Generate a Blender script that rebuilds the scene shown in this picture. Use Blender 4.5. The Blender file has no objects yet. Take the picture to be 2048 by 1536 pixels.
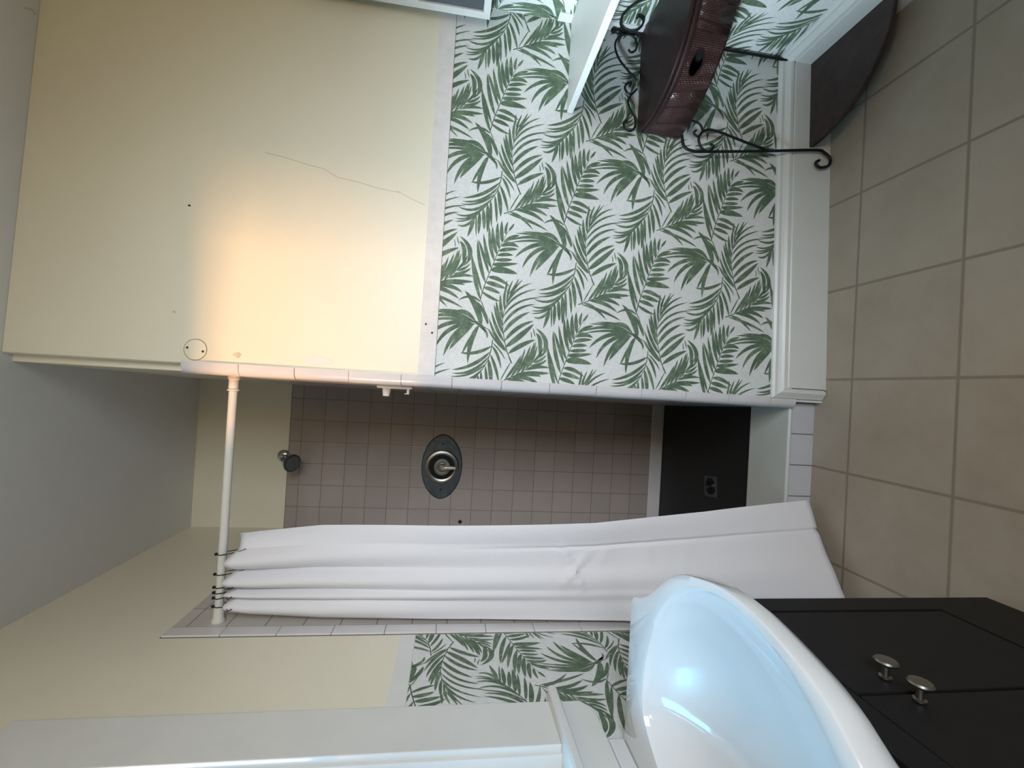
import bpy, bmesh, math, random
from mathutils import Vector, Matrix
random.seed(7)
S = bpy.context.scene
COL = S.collection
pi = math.pi

# ------------------------------------------------------------------ camera
F, PITCH, YAW, ROLL, CAMH = 890.4, .1338, .0116, .0598, 1.2616
cam_d = bpy.data.cameras.new('camera'); cam = bpy.data.objects.new('camera', cam_d); COL.objects.link(cam)
cam_d.sensor_fit = 'HORIZONTAL'; cam_d.sensor_width = 36.0; cam_d.lens = F / 2048 * 36.0
cam_d.clip_start = .02
cyw, syw, cp, sp, cr, sr = math.cos(YAW), math.sin(YAW), math.cos(PITCH), math.sin(PITCH), math.cos(ROLL), math.sin(ROLL)
Rv = Vector((cyw, -syw, 0)); Fh = Vector((syw, cyw, 0))
Fw = Fh * cp - Vector((0, 0, sp)); Up = Vector((0, 0, cp)) + Fh * sp
cx = Rv * sr - Up * cr; cyv = Rv * cr + Up * sr; cz = -Fw          # the phone was held on its side
m = Matrix((cx, cyv, cz)).transposed().to_4x4(); m.translation = Vector((0, 0, CAMH))
cam.matrix_world = m
S.camera = cam

# ------------------------------------------------------------------ world, exposure
S.view_settings.view_transform = 'Standard'; S.view_settings.look = 'None'
S.view_settings.gamma = 1.0; S.view_settings.use_curve_mapping = False
S.view_settings.exposure = 0.0
w = bpy.data.worlds.new('world'); S.world = w; w.use_nodes = True
w.node_tree.nodes['Background'].inputs[0].default_value = (.55, .72, 1, 1)
w.node_tree.nodes['Background'].inputs[1].default_value = 1.2

def aim(o, target):
    o.rotation_euler = (Vector(target) - o.location).to_track_quat('-Z', 'Y').to_euler()
def area(name, loc, target, sx, sy, power, col, spread=180):
    d = bpy.data.lights.new(name, 'AREA'); d.shape = 'RECTANGLE'; d.size = sx; d.size_y = sy
    d.energy = power; d.color = col; d.spread = math.radians(spread)
    o = bpy.data.objects.new(name, d); COL.objects.link(o); o.location = loc; aim(o, target); return o
# daylight through the window over the vanity
area('sky_window', (-1.12, .60, 1.98), (-.25, .60, .75), .75, .9, 13, (.17, .64, 1.0), 140)
# low warm daylight through the same window, falling on the far wall
area('warm_daylight', (-2.75, -1.05, 1.93), (.25, 1.39, 1.97), .25, .25, 3.6, (1.0, .52, .22), 24)
# added cool fill inside the room behind the camera, for curtain and walls
area('room_fill', (.90, -.78, 1.44), (-.15, 1.2, 1.10), .8, .8, 9.8, (.86, .93, 1.0), 78)
# extra narrow beam added outside the window to brighten the right hand corner
area('corner_beam', (-2.35, .02, 2.10), (1.15, 1.12, .85), .3, .3, 4.4, (.72, .90, 1.0), 22)
area('warm_fill', (.45, -.85, 2.40), (.3, .8, 1.3), .3, .3, 7.5, (1.0, .70, .30))  # added warm fill near the ceiling, to yellow the upper walls

# ------------------------------------------------------------------ helpers
def put(o, parent=None):
    COL.objects.link(o)
    if parent: o.parent = parent
    return o
def build(name, bm, mats, parent=None, smooth=False, bevel=0, seg=2):
    bmesh.ops.recalc_face_normals(bm, faces=bm.faces[:])
    me = bpy.data.meshes.new(name); bm.to_mesh(me); bm.free()
    if not isinstance(mats, (list, tuple)): mats = [mats]
    for mt in mats: me.materials.append(mt)
    if smooth:
        for p in me.polygons: p.use_smooth = True
    o = bpy.data.objects.new(name, me); put(o, parent)
    if smooth:
        try: me.set_sharp_from_angle(angle=math.radians(smooth if smooth > 1 else 40))
        except Exception: pass
    if bevel:
        md = o.modifiers.new('bevel', 'BEVEL'); md.width = bevel; md.segments = seg; md.limit_method = 'ANGLE'; md.angle_limit = math.radians(35)
    return o
def empty(name, loc=(0, 0, 0), rz=0):
    o = bpy.data.objects.new(name, None); o.empty_display_size = .05; COL.objects.link(o); o.location = loc; o.rotation_euler[2] = rz; return o
def tag(o, label, cat, group=None, kind=None):
    o['label'] = label; o['category'] = cat
    if group: o['group'] = group
    if kind: o['kind'] = kind
    return o
def structure(o): o['kind'] = 'structure'; return o
def box(bm, x0, y0, z0, x1, y1, z1, mi=0):
    r = bmesh.ops.create_cube(bm, size=1)
    for v in r['verts']:
        v.co = Vector(((x0 + x1) / 2 + v.co.x * (x1 - x0), (y0 + y1) / 2 + v.co.y * (y1 - y0), (z0 + z1) / 2 + v.co.z * (z1 - z0)))
    for f in {f for v in r['verts'] for f in v.link_faces}: f.material_index = mi
    return r['verts']
def tube(bm, pts, rad, n=10, closed=False):
    pts = [Vector(p) for p in pts]; N = len(pts)
    rad = rad if isinstance(rad, (list, tuple)) else [rad] * N
    rings = []; up = None
    for i, p in enumerate(pts):
        if closed: t = pts[(i + 1) % N] - pts[i - 1]
        else: t = pts[min(i + 1, N - 1)] - pts[max(i - 1, 0)]
        t.normalize()
        if up is None: up = t.orthogonal().normalized()
        up = (up - t * up.dot(t)).normalized(); sd = t.cross(up)
        rings.append([bm.verts.new(p + (up * math.cos(2 * pi * k / n) + sd * math.sin(2 * pi * k / n)) * rad[i]) for k in range(n)])
    for i in range(N if closed else N - 1):
        a, b = rings[i], rings[(i + 1) % N]
        for k in range(n): bm.faces.new((a[k], a[(k + 1) % n], b[(k + 1) % n], b[k]))
    if not closed: bm.faces.new(rings[0][::-1]); bm.faces.new(rings[-1])
def spline(pts, sub=6):
    pts = [Vector(p) for p in pts]; P = [pts[0]] + pts + [pts[-1]]; out = []
    for i in range(1, len(P) - 2):
        for k in range(sub):
            t = k / sub; a, b, c, d = P[i - 1], P[i], P[i + 1], P[i + 2]
            out.append(.5 * ((2 * b) + (c - a) * t + (2 * a - 5 * b + 4 * c - d) * t * t + (3 * b - a - 3 * c + d) * t ** 3))
    out.append(pts[-1]); return out
def lathe(bm, prof, origin=(0, 0, 0), axis='Z', n=32):
    """prof: (radius, height) pairs; axis Z up, or 'Y' = heights run towards -Y, or 'X' = heights run towards +X"""
    o = Vector(origin); rings = []
    for r, h in prof:
        ring = []
        for k in range(n):
            a = 2 * pi * k / n; c, s_ = math.cos(a) * max(r, 1e-5), math.sin(a) * max(r, 1e-5)
            v = Vector((c, s_, h)) if axis == 'Z' else (Vector((c, -h, s_)) if axis == 'Y' else Vector((h, c, s_)))
            ring.append(bm.verts.new(o + v))
        rings.append(ring)
    for a, b in zip(rings, rings[1:]):
        for k in range(n): bm.faces.new((a[k], a[(k + 1) % n], b[(k + 1) % n], b[k]))
    bm.faces.new(rings[0][::-1]); bm.faces.new(rings[-1])
def prism(bm, pts, z0, z1, mi=0):
    a = [bm.verts.new((x, y, z0)) for x, y in pts]; b = [bm.verts.new((x, y, z1)) for x, y in pts]; n = len(pts)
    fs = [bm.faces.new(a[::-1]), bm.faces.new(b)] + [bm.faces.new((a[k], a[(k + 1) % n], b[(k + 1) % n], b[k])) for k in range(n)]
    for f in fs: f.material_index = mi
def BM(): return bmesh.new()

# ------------------------------------------------------------------ materials
def lin(c): return tuple((x / 12.92 if x <= .04045 else ((x + .055) / 1.055) ** 2.4) for x in c)
class NT:
    def __init__(s, name):
        s.m = bpy.data.materials.new(name); s.m.use_nodes = True; s.t = s.m.node_tree; s.n = s.t.nodes; s.p = s.n['Principled BSDF']
        s.tc = s.n.new('ShaderNodeTexCoord')
    def node(s, k, **kw):
        x = s.n.new('ShaderNode' + k)
        for a, b in kw.items(): setattr(x, a, b)
        return x
    def link(s, a, b): s.t.links.new(a, b)
    def noise(s, scale, detail=4, rough=.5, vec=None):
        x = s.node('TexNoise'); x.inputs['Scale'].default_value = scale; x.inputs['Detail'].default_value = detail; x.inputs['Roughness'].default_value = rough
        s.link(vec or s.tc.outputs['Object'], x.inputs['Vector']); return x
    def ramp(s, src, stops):
        x = s.node('ValToRGB'); e = x.color_ramp.elements
        while len(e) < len(stops): e.new(.5)
        for k, (p, c) in enumerate(stops): e[k].position = p; e[k].color = (*c, 1)
        s.link(src, x.inputs[0]); return x
    def bump(s, src, strength=.2, dist=.002, prev=None):
        x = s.node('Bump'); x.inputs['Strength'].default_value = strength; x.inputs['Distance'].default_value = dist
        s.link(src, x.inputs['Height'])
        if prev: s.link(prev.outputs[0], x.inputs['Normal'])
        s.link(x.outputs[0], s.p.inputs['Normal']); return x
def mat(name, col, rough=.5, metal=0, var=.04, scale=6, bump=.0, bscale=60, spec=.5, coat=0):
    t = NT(name); c = lin(col)
    n = t.noise(scale, 5, .6)
    lo = tuple(max(0, x * (1 - var * 2)) for x in c); hi = tuple(min(1, x * (1 + var * 2)) for x in c)
    r = t.ramp(n.outputs['Fac'], [(.3, lo), (.7, hi)])
    t.link(r.outputs[0], t.p.inputs['Base Color'])
    t.p.inputs['Roughness'].default_value = rough; t.p.inputs['Metallic'].default_value = metal
    t.p.inputs['Specular IOR Level'].default_value = spec; t.p.inputs['Coat Weight'].default_value = coat
    if bump:
        b = t.noise(bscale, 4, .6); t.bump(b.outputs['Fac'], bump, .003)
    return t.m
def tile_mat(name, col, grout, ux, uy, size, ox, oy, gw=.0016, rough=.3, var=.05, mott=0, bump=.4, colB=None):
    """square tiles on object coordinates, axes ux/uy, with a grout line at ox/oy"""
    t = NT(name); sep = t.node('SeparateXYZ'); t.link(t.tc.outputs['Object'], sep.inputs[0])
    def mth(op, a, b=None, c=None):
        x = t.node('Math', operation=op)
        for k, q in enumerate((a, b, c)):
            if q is None: continue
            if isinstance(q, (int, float)): x.inputs[k].default_value = q
            else: t.link(q, x.inputs[k])
        return x.outputs[0]
    def dist(ax, o):
        q = mth('DIVIDE', mth('SUBTRACT', sep.outputs[ax], o), size)
        fr = mth('FRACT', q); d = mth('MULTIPLY', mth('MINIMUM', fr, mth('SUBTRACT', 1.0, fr)), size)
        return d, mth('FLOOR', q)
    d1, i1 = dist(ux, ox); d2, i2 = dist(uy, oy)
    d = mth('MINIMUM', d1, d2)
    mr = t.node('MapRange'); mr.inputs['From Min'].default_value = gw * .5; mr.inputs['From Max'].default_value = gw * 1.2; t.link(d, mr.inputs['Value'])
    comb = t.node('CombineXYZ'); t.link(i1, comb.inputs[0]); t.link(i2, comb.inputs[1])
    wn = t.node('TexWhiteNoise'); t.link(comb.outputs[0], wn.inputs['Vector'])
    n = t.noise(mott or 9, 6, .65)
    c = lin(col); cb = lin(colB) if colB else tuple(x * .86 for x in c)
    r = t.ramp(n.outputs['Fac'], [(.3, cb), (.7, c)])
    hv = t.node('HueSaturation'); t.link(r.outputs[0], hv.inputs['Color'])
    vr = t.node('MapRange'); vr.inputs['To Min'].default_value = 1 - var; vr.inputs['To Max'].default_value = 1 + var; t.link(wn.outputs['Value'], vr.inputs['Value'])
    t.link(vr.outputs[0], hv.inputs['Value'])
    mx = t.node('MixRGB'); mx.inputs['Color1'].default_value = (*lin(grout), 1); t.link(mr.outputs[0], mx.inputs['Fac']); t.link(hv.outputs[0], mx.inputs['Color2'])
    t.link(mx.outputs[0], t.p.inputs['Base Color']); t.p.inputs['Roughness'].default_value = rough
    t.bump(mr.outputs[0], bump, .001)
    return t.m

M = {}
M['cream'] = mat('cream_wall_paint', (.90, .88, .805), .42, var=.012, scale=2.5, bump=.05, bscale=35)
M['ceiling'] = mat('ceiling_paint', (.88, .88, .87), .8, var=.01, bump=.06, bscale=120)
M['white'] = mat('white_gloss_paint', (.86, .865, .86), .32, var=.015, scale=9, bump=.10, bscale=22)
M['strip'] = mat('chalky_white_strip', (.87, .855, .85), .6, var=.03, scale=30, bump=.25, bscale=70)
M['porcelain'] = mat('porcelain', (.87, .88, .895), .08, var=.003, spec=.6, coat=.4)
M['trimtile'] = mat('glazed_trim_tile', (.84, .83, .84), .15, var=.02, scale=12)
M['grout'] = mat('grey_grout', (.42, .40, .38), .9)
M['marble'] = mat('cultured_marble_curb', (.80, .815, .80), .3, var=.02, scale=7)
M['pan'] = mat('black_shower_pan', (.085, .088, .098), .55, var=.12, scale=40, bump=.2, bscale=200)
M['cabinet'] = mat('espresso_cabinet_paint', (.105, .10, .11), .55, var=.06, scale=25, bump=.08, bscale=120, spec=.3)
M['chrome'] = mat('chrome', (.74, .75, .76), .12, 1, var=.02)
M['satin'] = mat('brushed_nickel', (.62, .62, .60), .34, 1, var=.04, scale=40)
M['dullchrome'] = mat('water_spotted_chrome', (.40, .43, .45), .38, .85, var=.12, scale=30)
M['darkring'] = mat('dark_steel', (.16, .17, .19), .35, .7)  # plain dark grey steel for grate, valve recess and screws
M['iron'] = mat('black_wrought_iron', (.10, .105, .11), .45, .4, bump=.2, bscale=150)
M['wire'] = mat('black_wire', (.06, .06, .065), .4, .3)
M['wood'] = mat('dark_cherry_lacquer', (.165, .10, .105), .42, var=.16, scale=14, coat=.05, spec=.3)
M['shelfwood'] = mat('dark_brown_board', (.21, .15, .145), .42, var=.2, scale=30)
M['hole'] = mat('dark_hollow', (.03, .025, .025), .9)
M['plastic'] = mat('white_plastic', (.86, .85, .82), .35, var=.01)
M['dark'] = mat('dark_line', (.10, .10, .10), .8)
M['crack'] = mat('hairline_crack', (.66, .63, .55), .9)
M['stain'] = mat('spackle_smudge', (.80, .765, .70), .8, var=.08, scale=60)
M['mirrorgrey'] = mat('mirror_reflection_grey', (.36, .38, .41), .16, .25, var=.03)  # grey stands for the dark room reflected in the mirror panel
M['floor'] = tile_mat('beige_stone_floor_tile', (.70, .66, .605), (.55, .505, .45), 'X', 'Y', .3001, .9944, 1.2621, gw=.0045, rough=.42, var=.03, mott=5, bump=.35, colB=(.65, .60, .54))
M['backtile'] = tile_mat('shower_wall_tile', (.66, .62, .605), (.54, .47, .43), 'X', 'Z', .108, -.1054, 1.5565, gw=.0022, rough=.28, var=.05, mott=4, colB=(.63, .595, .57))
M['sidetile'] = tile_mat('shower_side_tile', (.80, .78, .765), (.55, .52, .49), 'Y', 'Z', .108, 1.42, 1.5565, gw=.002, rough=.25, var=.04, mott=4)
M['curbtile'] = tile_mat('white_curb_tile', (.80, .80, .83), (.45, .44, .45), 'X', 'Z', .108, -.098, .2, gw=.0022, rough=.25, var=.03, mott=4)
# wallpaper ground and leaf inks
t = NT('wallpaper_ground'); n = t.noise(160, 5, .7); r = t.ramp(n.outputs['Fac'], [(.25, lin((.78, .785, .79))), (.6, lin((.87, .875, .875)))]); t.link(r.outputs[0], t.p.inputs['Base Color'])
t.p.inputs['Roughness'].default_value = .7; t.bump(n.outputs['Fac'], .12, .001); M['paper'] = t.m
t = NT('leaf_green_ink'); n = t.noise(38, 6, .75); n2 = t.noise(7, 2, .5)
r = t.ramp(n.outputs['Fac'], [(.28, lin((.26, .33, .27))), (.5, lin((.34, .42, .34))), (.72, lin((.52, .59, .49)))]); t.link(r.outputs[0], t.p.inputs['Base Color'])
t.p.inputs['Roughness'].default_value = .7; M['leaf'] = t.m
M['vein'] = mat('leaf_stem_ink', (.24, .31, .24), .7)
# curtain cloth
t = NT('white_curtain_cloth'); wv = t.node('TexWave'); wv.bands_direction = 'Z'; wv.inputs['Scale'].default_value = 220; t.link(t.tc.outputs['Object'], wv.inputs['Vector'])
t.p.inputs['Base Color'].default_value = (*lin((.885, .88, .90)), 1); t.p.inputs['Roughness'].default_value = .75
n = t.noise(12, 5, .6); b1 = t.bump(n.outputs['Fac'], .25, .008); t.bump(wv.outputs['Fac'], .12, .0006, b1); M['curtain'] = t.m
# wicker weave
t = NT('woven_wicker'); mp = t.node('Mapping'); mp.inputs['Scale'].default_value = (1, 1, 1); t.link(t.tc.outputs['UV'], mp.inputs[0])
br = t.node('TexBrick'); br.offset = .5; br.inputs['Scale'].default_value = 1; br.inputs['Brick Width'].default_value = .011; br.inputs['Row Height'].default_value = .005
br.inputs['Mortar Size'].default_value = .0016; br.inputs['Mortar Smooth'].default_value = 1; t.link(mp.outputs[0], br.inputs['Vector'])
br.inputs['Color1'].default_value = (*lin((.33, .19, .19)), 1); br.inputs['Color2'].default_value = (*lin((.27, .15, .155)), 1); br.inputs['Mortar'].default_value = (*lin((.13, .07, .075)), 1)
t.link(br.outputs['Color'], t.p.inputs['Base Color']); t.p.inputs['Roughness'].default_value = .33; t.p.inputs['Coat Weight'].default_value = .25
inv = t.node('Math', operation='SUBTRACT'); inv.inputs[0].default_value = 1; t.link(br.outputs['Fac'], inv.inputs[1]); t.bump(inv.outputs[0], .8, .0025); M['wicker'] = t.m
# window glass
t = NT('window_glass'); tr = t.node('BsdfTransparent'); gl = t.node('BsdfGlossy'); gl.inputs['Roughness'].default_value = .02; mx = t.node('MixShader'); mx.inputs[0].default_value = .06
t.link(tr.outputs[0], mx.inputs[1]); t.link(gl.outputs[0], mx.inputs[2]); t.link(mx.outputs[0], t.n['Material Output'].inputs['Surface']); M['glass'] = t.m

# ------------------------------------------------------------------ room dimensions
XL, XR = -.754, 1.215            # left wall, right wall
YB, YR = 2.344, -1.5             # shower back wall, wall behind the camera
ZC = 2.4705                      # ceiling
XE, YE, TH = .0219, 1.3758, .0373  # outer corner of the papered wall and its slight turn
XI = -.020                       # shower side wall (right inner face, mean)
def XW(y): return -.004 - (y - 1.42) * .0373
ct, st = math.cos(TH), math.sin(TH)
def W(s, off=0.0, z=0.0):        # point on the papered far wall: s along it, off towards the room
    return Vector((XE + s * ct + off * st, YE + s * st - off * ct, z))
SR = (XR - XE) / ct              # s of the right corner

b = BM(); box(b, XL - .2, YR - .1, -.08, XR + .2, YB + .1, 0); structure(build('floor', b, M['floor']))
b = BM(); box(b, XL - .2, YR - .1, ZC, XR + .2, YB + .1, ZC + .08); structure(build('ceiling', b, M['ceiling']))
# left wall with window opening
WY0, WY1, WZ0, WZ1 = .317, .917, .988, 2.0
b = BM()
box(b, XL - .14, YR, 0, XL, WY0, ZC); box(b, XL - .14, WY1, 0, XL, YB + .1, ZC)
box(b, XL - .14, WY0, 0, XL, WY1, WZ0); box(b, XL - .14, WY0, WZ1, XL, WY1, ZC)
wall_left = structure(build('wall_left', b, M['cream']))
b = BM(); box(b, XR, YR, 0, XR + .1, YE + .06, ZC); wall_right = structure(build('wall_right', b, M['cream']))
b = BM(); box(b, XL - .14, YR - .1, 0, XR + .1, YR, ZC); structure(build('wall_rear', b, M['cream']))
b = BM(); box(b, XL - .14, YB, 0, XR, YB + .1, ZC); wall_back = structure(build('wall_shower_back', b, M['cream']))
# papered far wall: its left end wraps round into the shower
b = BM()
p0, p1 = W(0), W(SR + .06)
prism(b, [(p0.x, p0.y), (p1.x, p1.y), (p1.x, p1.y + .1), (XI + .1, YE + .12), (XI + .1, YB), (XW(YB), YB), (XW(1.406), 1.406), (XE - .006, 1.406), (XE - .003, YE + .003)], 0, ZC)
wall_front = structure(build('wall_front', b, M['cream'], bevel=.006, seg=3))

# ------------------------------------------------------------------ shower tiling, base and curb
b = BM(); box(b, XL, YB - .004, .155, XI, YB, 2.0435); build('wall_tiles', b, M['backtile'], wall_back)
b = BM(); box(b, XL, YB - .007, .085, XI, YB, .153); build('cove_tiles', b, M['trimtile'], wall_back, bevel=.004)
b = BM(); box(b, XL, YB - .0045, 2.0435, XI, YB, 2.0455); build('rust_line', b, mat('rusty_caulk', (.50, .36, .27), .9), wall_back)
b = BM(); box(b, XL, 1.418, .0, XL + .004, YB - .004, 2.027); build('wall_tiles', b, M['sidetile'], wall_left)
b = BM()
z = 2.027
while z > .02:
    z0 = max(z - .1515, .0); box(b, XL, 1.370, z0, XL + .0065, 1.417, z); z -= .1525
build('bullnose_tiles', b, M['trimtile'], wall_left, bevel=.0022)
b = BM(); box(b, XL, 1.369, 0, XL + .002, 1.4185, 2.029); build('grout', b, M['grout'], wall_left)
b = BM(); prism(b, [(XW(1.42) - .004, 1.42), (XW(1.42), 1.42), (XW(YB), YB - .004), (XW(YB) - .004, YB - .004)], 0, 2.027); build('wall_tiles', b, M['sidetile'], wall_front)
# rounded edge tiles up the corner of the papered wall
b = BM(); z = 2.023
def edge_prof(k):
    return [(XE + .004, YE - .0045), (XE - .010, YE - .0040), (XE - .020, YE - .001), (XE - .027, YE + .006), (XE - .0305, YE + .016), (XE - .0315, YE + .047), (XE - .0265, YE + .047), (XE - .012, YE + .008), (XE + .004, YE + .001)]
while z > .1:
    z0 = max(z - .1508, .1); j = random.uniform(-.0008, .0008)
    prism(b, [(x + j, y + j) for x, y in edge_prof(0)], z0, z); z -= .1524
build('bullnose_tiles', b, M['trimtile'], wall_front, smooth=50)
b = BM(); prism(b, [(XE + .003, YE - .003), (XE - .017, YE - .000), (XE - .0295, YE + .017), (XE - .0302, YE + .046), (XE - .02, YE + .046), (XE + .003, YE + .002)], .1, 2.021); build('grout', b, M['grout'], wall_front)

b = BM(); box(b, XL + .004, 1.404, 0, XE - .009, 1.60, .086); curb = structure(build('trim_1', b, M['curbtile']))
b = BM(); box(b, XL + .006, 1.399, .086, XE - .016, 1.603, .1); build('curb_top', b, M['marble'], curb, smooth=True, bevel=.006, seg=3)
b = BM()
N = 24; x0, x1, y0, y1 = XL + .004, XI + .004, 1.603, YB - .004
for (vx, vy) in [(0, 0)]:
    grid = [[b.verts.new((x0 + (x1 - x0) * i / N, y0 + (y1 - y0) * j / N, .085 - .006 * max(0, 1 - math.hypot((x0 + (x1 - x0) * i / N) + .385, (y0 + (y1 - y0) * j / N) - 1.87) / .5))) for i in range(N + 1)] for j in range(N + 1)]
    for j in range(N):
        for i in range(N): b.faces.new((grid[j][i], grid[j][i + 1], grid[j + 1][i + 1], grid[j + 1][i]))
box(b, x0, y0, 0, x1, y1, .07)
pan = build('shower_pan', b, M['pan'], smooth=True); tag(pan, 'black shower pan floor between the tiled walls behind the curb', 'shower base')
# drain
dr = empty('shower_drain', (-.385, 1.87, .0795), math.radians(8)); tag(dr, 'small square metal drain set in the black shower floor', 'drain')
b = BM()
for k in range(4):
    a = [(-.046, -.046, .046, -.036), (-.046, .036, .046, .046), (-.046, -.036, -.036, .036), (.036, -.036, .046, .036)][k]; box(b, a[0], a[1], 0, a[2], a[3], .004)
for sx in (-1, 1):
    for sy in (-1, 1): prism(b, [(sx * .036, sy * .036), (sx * .036, sy * .018), (sx * .026, sy * .026), (sx * .018, sy * .036)], 0, .004)
build('frame', b, mat('dull_drain_metal', (.34, .35, .36), .45, .6), dr)
b = BM()
for r_ in (.034, .025, .016, .007): tube(b, [(r_ * math.cos(a * pi / 12), r_ * math.sin(a * pi / 12), .0025) for a in range(24)], .0022, 6, closed=True)
for a in range(6): tube(b, [(0, 0, .002), (.036 * math.cos(a * pi / 3), .036 * math.sin(a * pi / 3), .002)], .002, 6)
build('grate', b, M['darkring'], dr, smooth=True)

# ------------------------------------------------------------------ wallpaper (printed palm leaves)
AFF = ((0.55186, 3.026e-05, -3.1859e-04), (1.08269, -3.2521e-04, -1.468e-05))   # print drawing units -> metres on the wall
LEAVES = [  # start, middle, tip, widest
 (640,945,700,840,755,745,12),(690,930,775,820,850,690,26),(745,910,830,780,885,630,28),(795,890,880,750,937,600,30),(845,868,925,720,975,565,28),(890,840,955,700,988,560,24),
 (925,805,975,700,1003,600,20),(960,765,1025,700,1062,620,24),(1060,700,1083,560,988,432,42),(1020,690,1030,560,985,480,40),(720,678,850,598,985,546,42),(945,540,944,500,935,462,9),(985,520,968,470,965,430,10),
 (1000,730,1050,700,1090,660,20),(960,772,1035,750,1092,700,24),(930,802,1030,788,1096,745,26),(890,845,1000,818,1128,832,32),(840,873,980,878,1125,884,36),(790,890,920,886,1045,915,36),(745,908,900,925,1020,990,38),
 (700,930,850,960,990,1052,38),(650,955,760,1010,880,1132,28),(625,968,840,1042,1030,1142,28),
 (692,615,835,505,970,388,50),(682,555,815,425,968,362,36),(672,475,780,350,930,270,36),(665,400,800,250,985,195,26),(667,320,820,172,1050,130,20),(680,250,800,112,1000,40,20),(700,190,800,55,950,-20,20),(715,150,770,50,860,-60,18),
 (705,660,610,560,520,430,24),(700,640,600,500,530,320,28),(685,570,605,420,555,250,30),(672,490,615,330,580,190,30),(665,410,622,280,600,150,28),(664,340,645,220,640,90,30),(680,240,678,120,695,20,24),(700,180,715,80,745,0,18),
 (720,690,735,740,757,778,6),
 (560,600,410,660,262,656,30),(548,655,380,775,185,820,32),(535,700,375,832,182,852,26),(510,770,345,868,165,880,20),(480,815,315,932,143,905,26),(440,868,280,988,118,977,22),(400,908,265,1012,118,1024,20),(362,952,250,1035,114,1052,18),(332,985,235,1088,145,1088,24),
 (565,600,620,700,652,828,26),(570,570,640,650,692,742,16),(548,680,600,820,632,968,28),(530,730,552,870,558,1005,38),(500,790,515,930,520,1068,26),(460,840,465,960,470,1120,24),(430,880,437,1020,430,1168,40),(390,920,397,1040,400,1135,34),(355,960,352,1070,345,1182,32),(325,990,322,1090,324,1205,16),(300,1010,280,1100,240,1208,34),
 (1190,1060,1135,840,1100,580,34),(1205,985,1150,800,1112,650,26),(1235,890,1180,680,1158,460,36),(1268,800,1215,620,1165,462,30),(1290,750,1245,600,1213,400,34),(1320,680,1280,510,1270,330,34),(1345,612,1312,480,1300,330,38),(1365,560,1348,430,1350,290,38),(1395,490,1388,390,1390,270,36),(1428,412,1430,350,1450,280,26),(1458,372,1484,340,1512,300,22),
 (1405,490,1490,440,1565,420,34),(1385,530,1470,506,1560,540,42),(1362,578,1450,560,1550,560,36),(1345,622,1430,612,1502,620,34),(1325,667,1420,666,1495,665,34),(1305,712,1400,712,1555,702,40),(1285,768,1400,768,1548,806,60),(1262,838,1360,858,1472,932,38),(1242,888,1330,912,1432,952,42),(1218,938,1300,962,1378,1002,38),(1200,978,1290,1040,1378,1078,28),(1190,1060,1212,1110,1236,1166,9),
 (1150,1290,950,1192,700,1168,30),(1150,1290,900,1205,645,1240,32),(1110,1284,900,1240,640,1262,24),(1110,1286,880,1290,695,1415,38),(1120,1288,900,1350,770,1522,38),(1130,1292,1010,1400,900,1545,50),(1140,1296,960,1390,845,1610,44),(1180,1310,1105,1470,1075,1685,44),(1170,1330,1080,1470,1018,1590,26),(1195,1330,1248,1380,1255,1442,22),
 (1150,1290,1070,1180,955,1165,20),(1150,1286,1030,1185,760,1150,26),(1200,1320,1150,1130,1040,970,56),(1270,1290,1190,1130,1085,1055,34),(1262,1305,1235,1220,1180,1130,24),(1190,1082,1090,1028,978,1066,24),(1250,1380,1180,1300,1120,1270,34),
 (1420,1010,1438,930,1440,870,20),(1440,1000,1475,930,1500,870,16),(1460,1010,1520,930,1560,850,18),
]
STEMS = [[(590,970),(650,950),(750,910),(850,868),(930,800),(1000,725),(1060,640)],[(755,775),(710,665),(685,560),(667,450),(663,340),(680,240),(710,150),(750,70)],
 [(570,540),(555,640),(525,740),(470,830),(400,910),(330,985),(280,1020)],[(1185,1070),(1215,960),(1245,870),(1300,730),(1345,610),(1390,500),(1440,400),(1500,320)],[(1110,1272),(1180,1300),(1280,1360),(1330,1420)]]
def pt(x, y): return (AFF[0][0] + AFF[0][1] * x + AFF[0][2] * y, AFF[1][0] + AFF[1][1] * x + AFF[1][2] * y)
K = .322e-3
def leaf_poly(L):
    x0, y0, xm, ym, x1, y1, wd = L
    a, m_, c = Vector(pt(x0, y0)), Vector(pt(xm, ym)), Vector(pt(x1, y1)); q = 2 * m_ - .5 * (a + c)
    n = 8; left = []; right = []
    for k in range(n + 1):
        t_ = k / n; p = (1 - t_) ** 2 * a + 2 * t_ * (1 - t_) * q + t_ * t_ * c
        d = 2 * (1 - t_) * (q - a) + 2 * t_ * (c - q)
        if d.length < 1e-9: d = c - a
        d.normalize(); nn = Vector((-d.y, d.x))
        h = wd * K * .5 * (.15 + .93 * math.sin(pi * min(1, t_ ** .8)) ** .8 if k < n else 0)
        if k == 0: h = wd * K * .06
        left.append(p + nn * h); right.append(p - nn * h)
    return left + right[::-1][1:]
def stem_poly(pts):
    P = [Vector(pt(*p)) for p in pts]; l = []; r = []
    for k, p in enumerate(P):
        d = (P[min(k + 1, len(P) - 1)] - P[max(k - 1, 0)]).normalized(); nn = Vector((-d.y, d.x)) * (4.5 * K * (1 - .6 * k / len(P)))
        l.append(p + nn); r.append(p - nn)
    return l + r[::-1]
POLYS = [(leaf_poly(L), 1) for L in LEAVES] + [(stem_poly(q), 2) for q in STEMS]
V1, V2 = Vector((.2695, -.255)), Vector((.2695, .2545))
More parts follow.
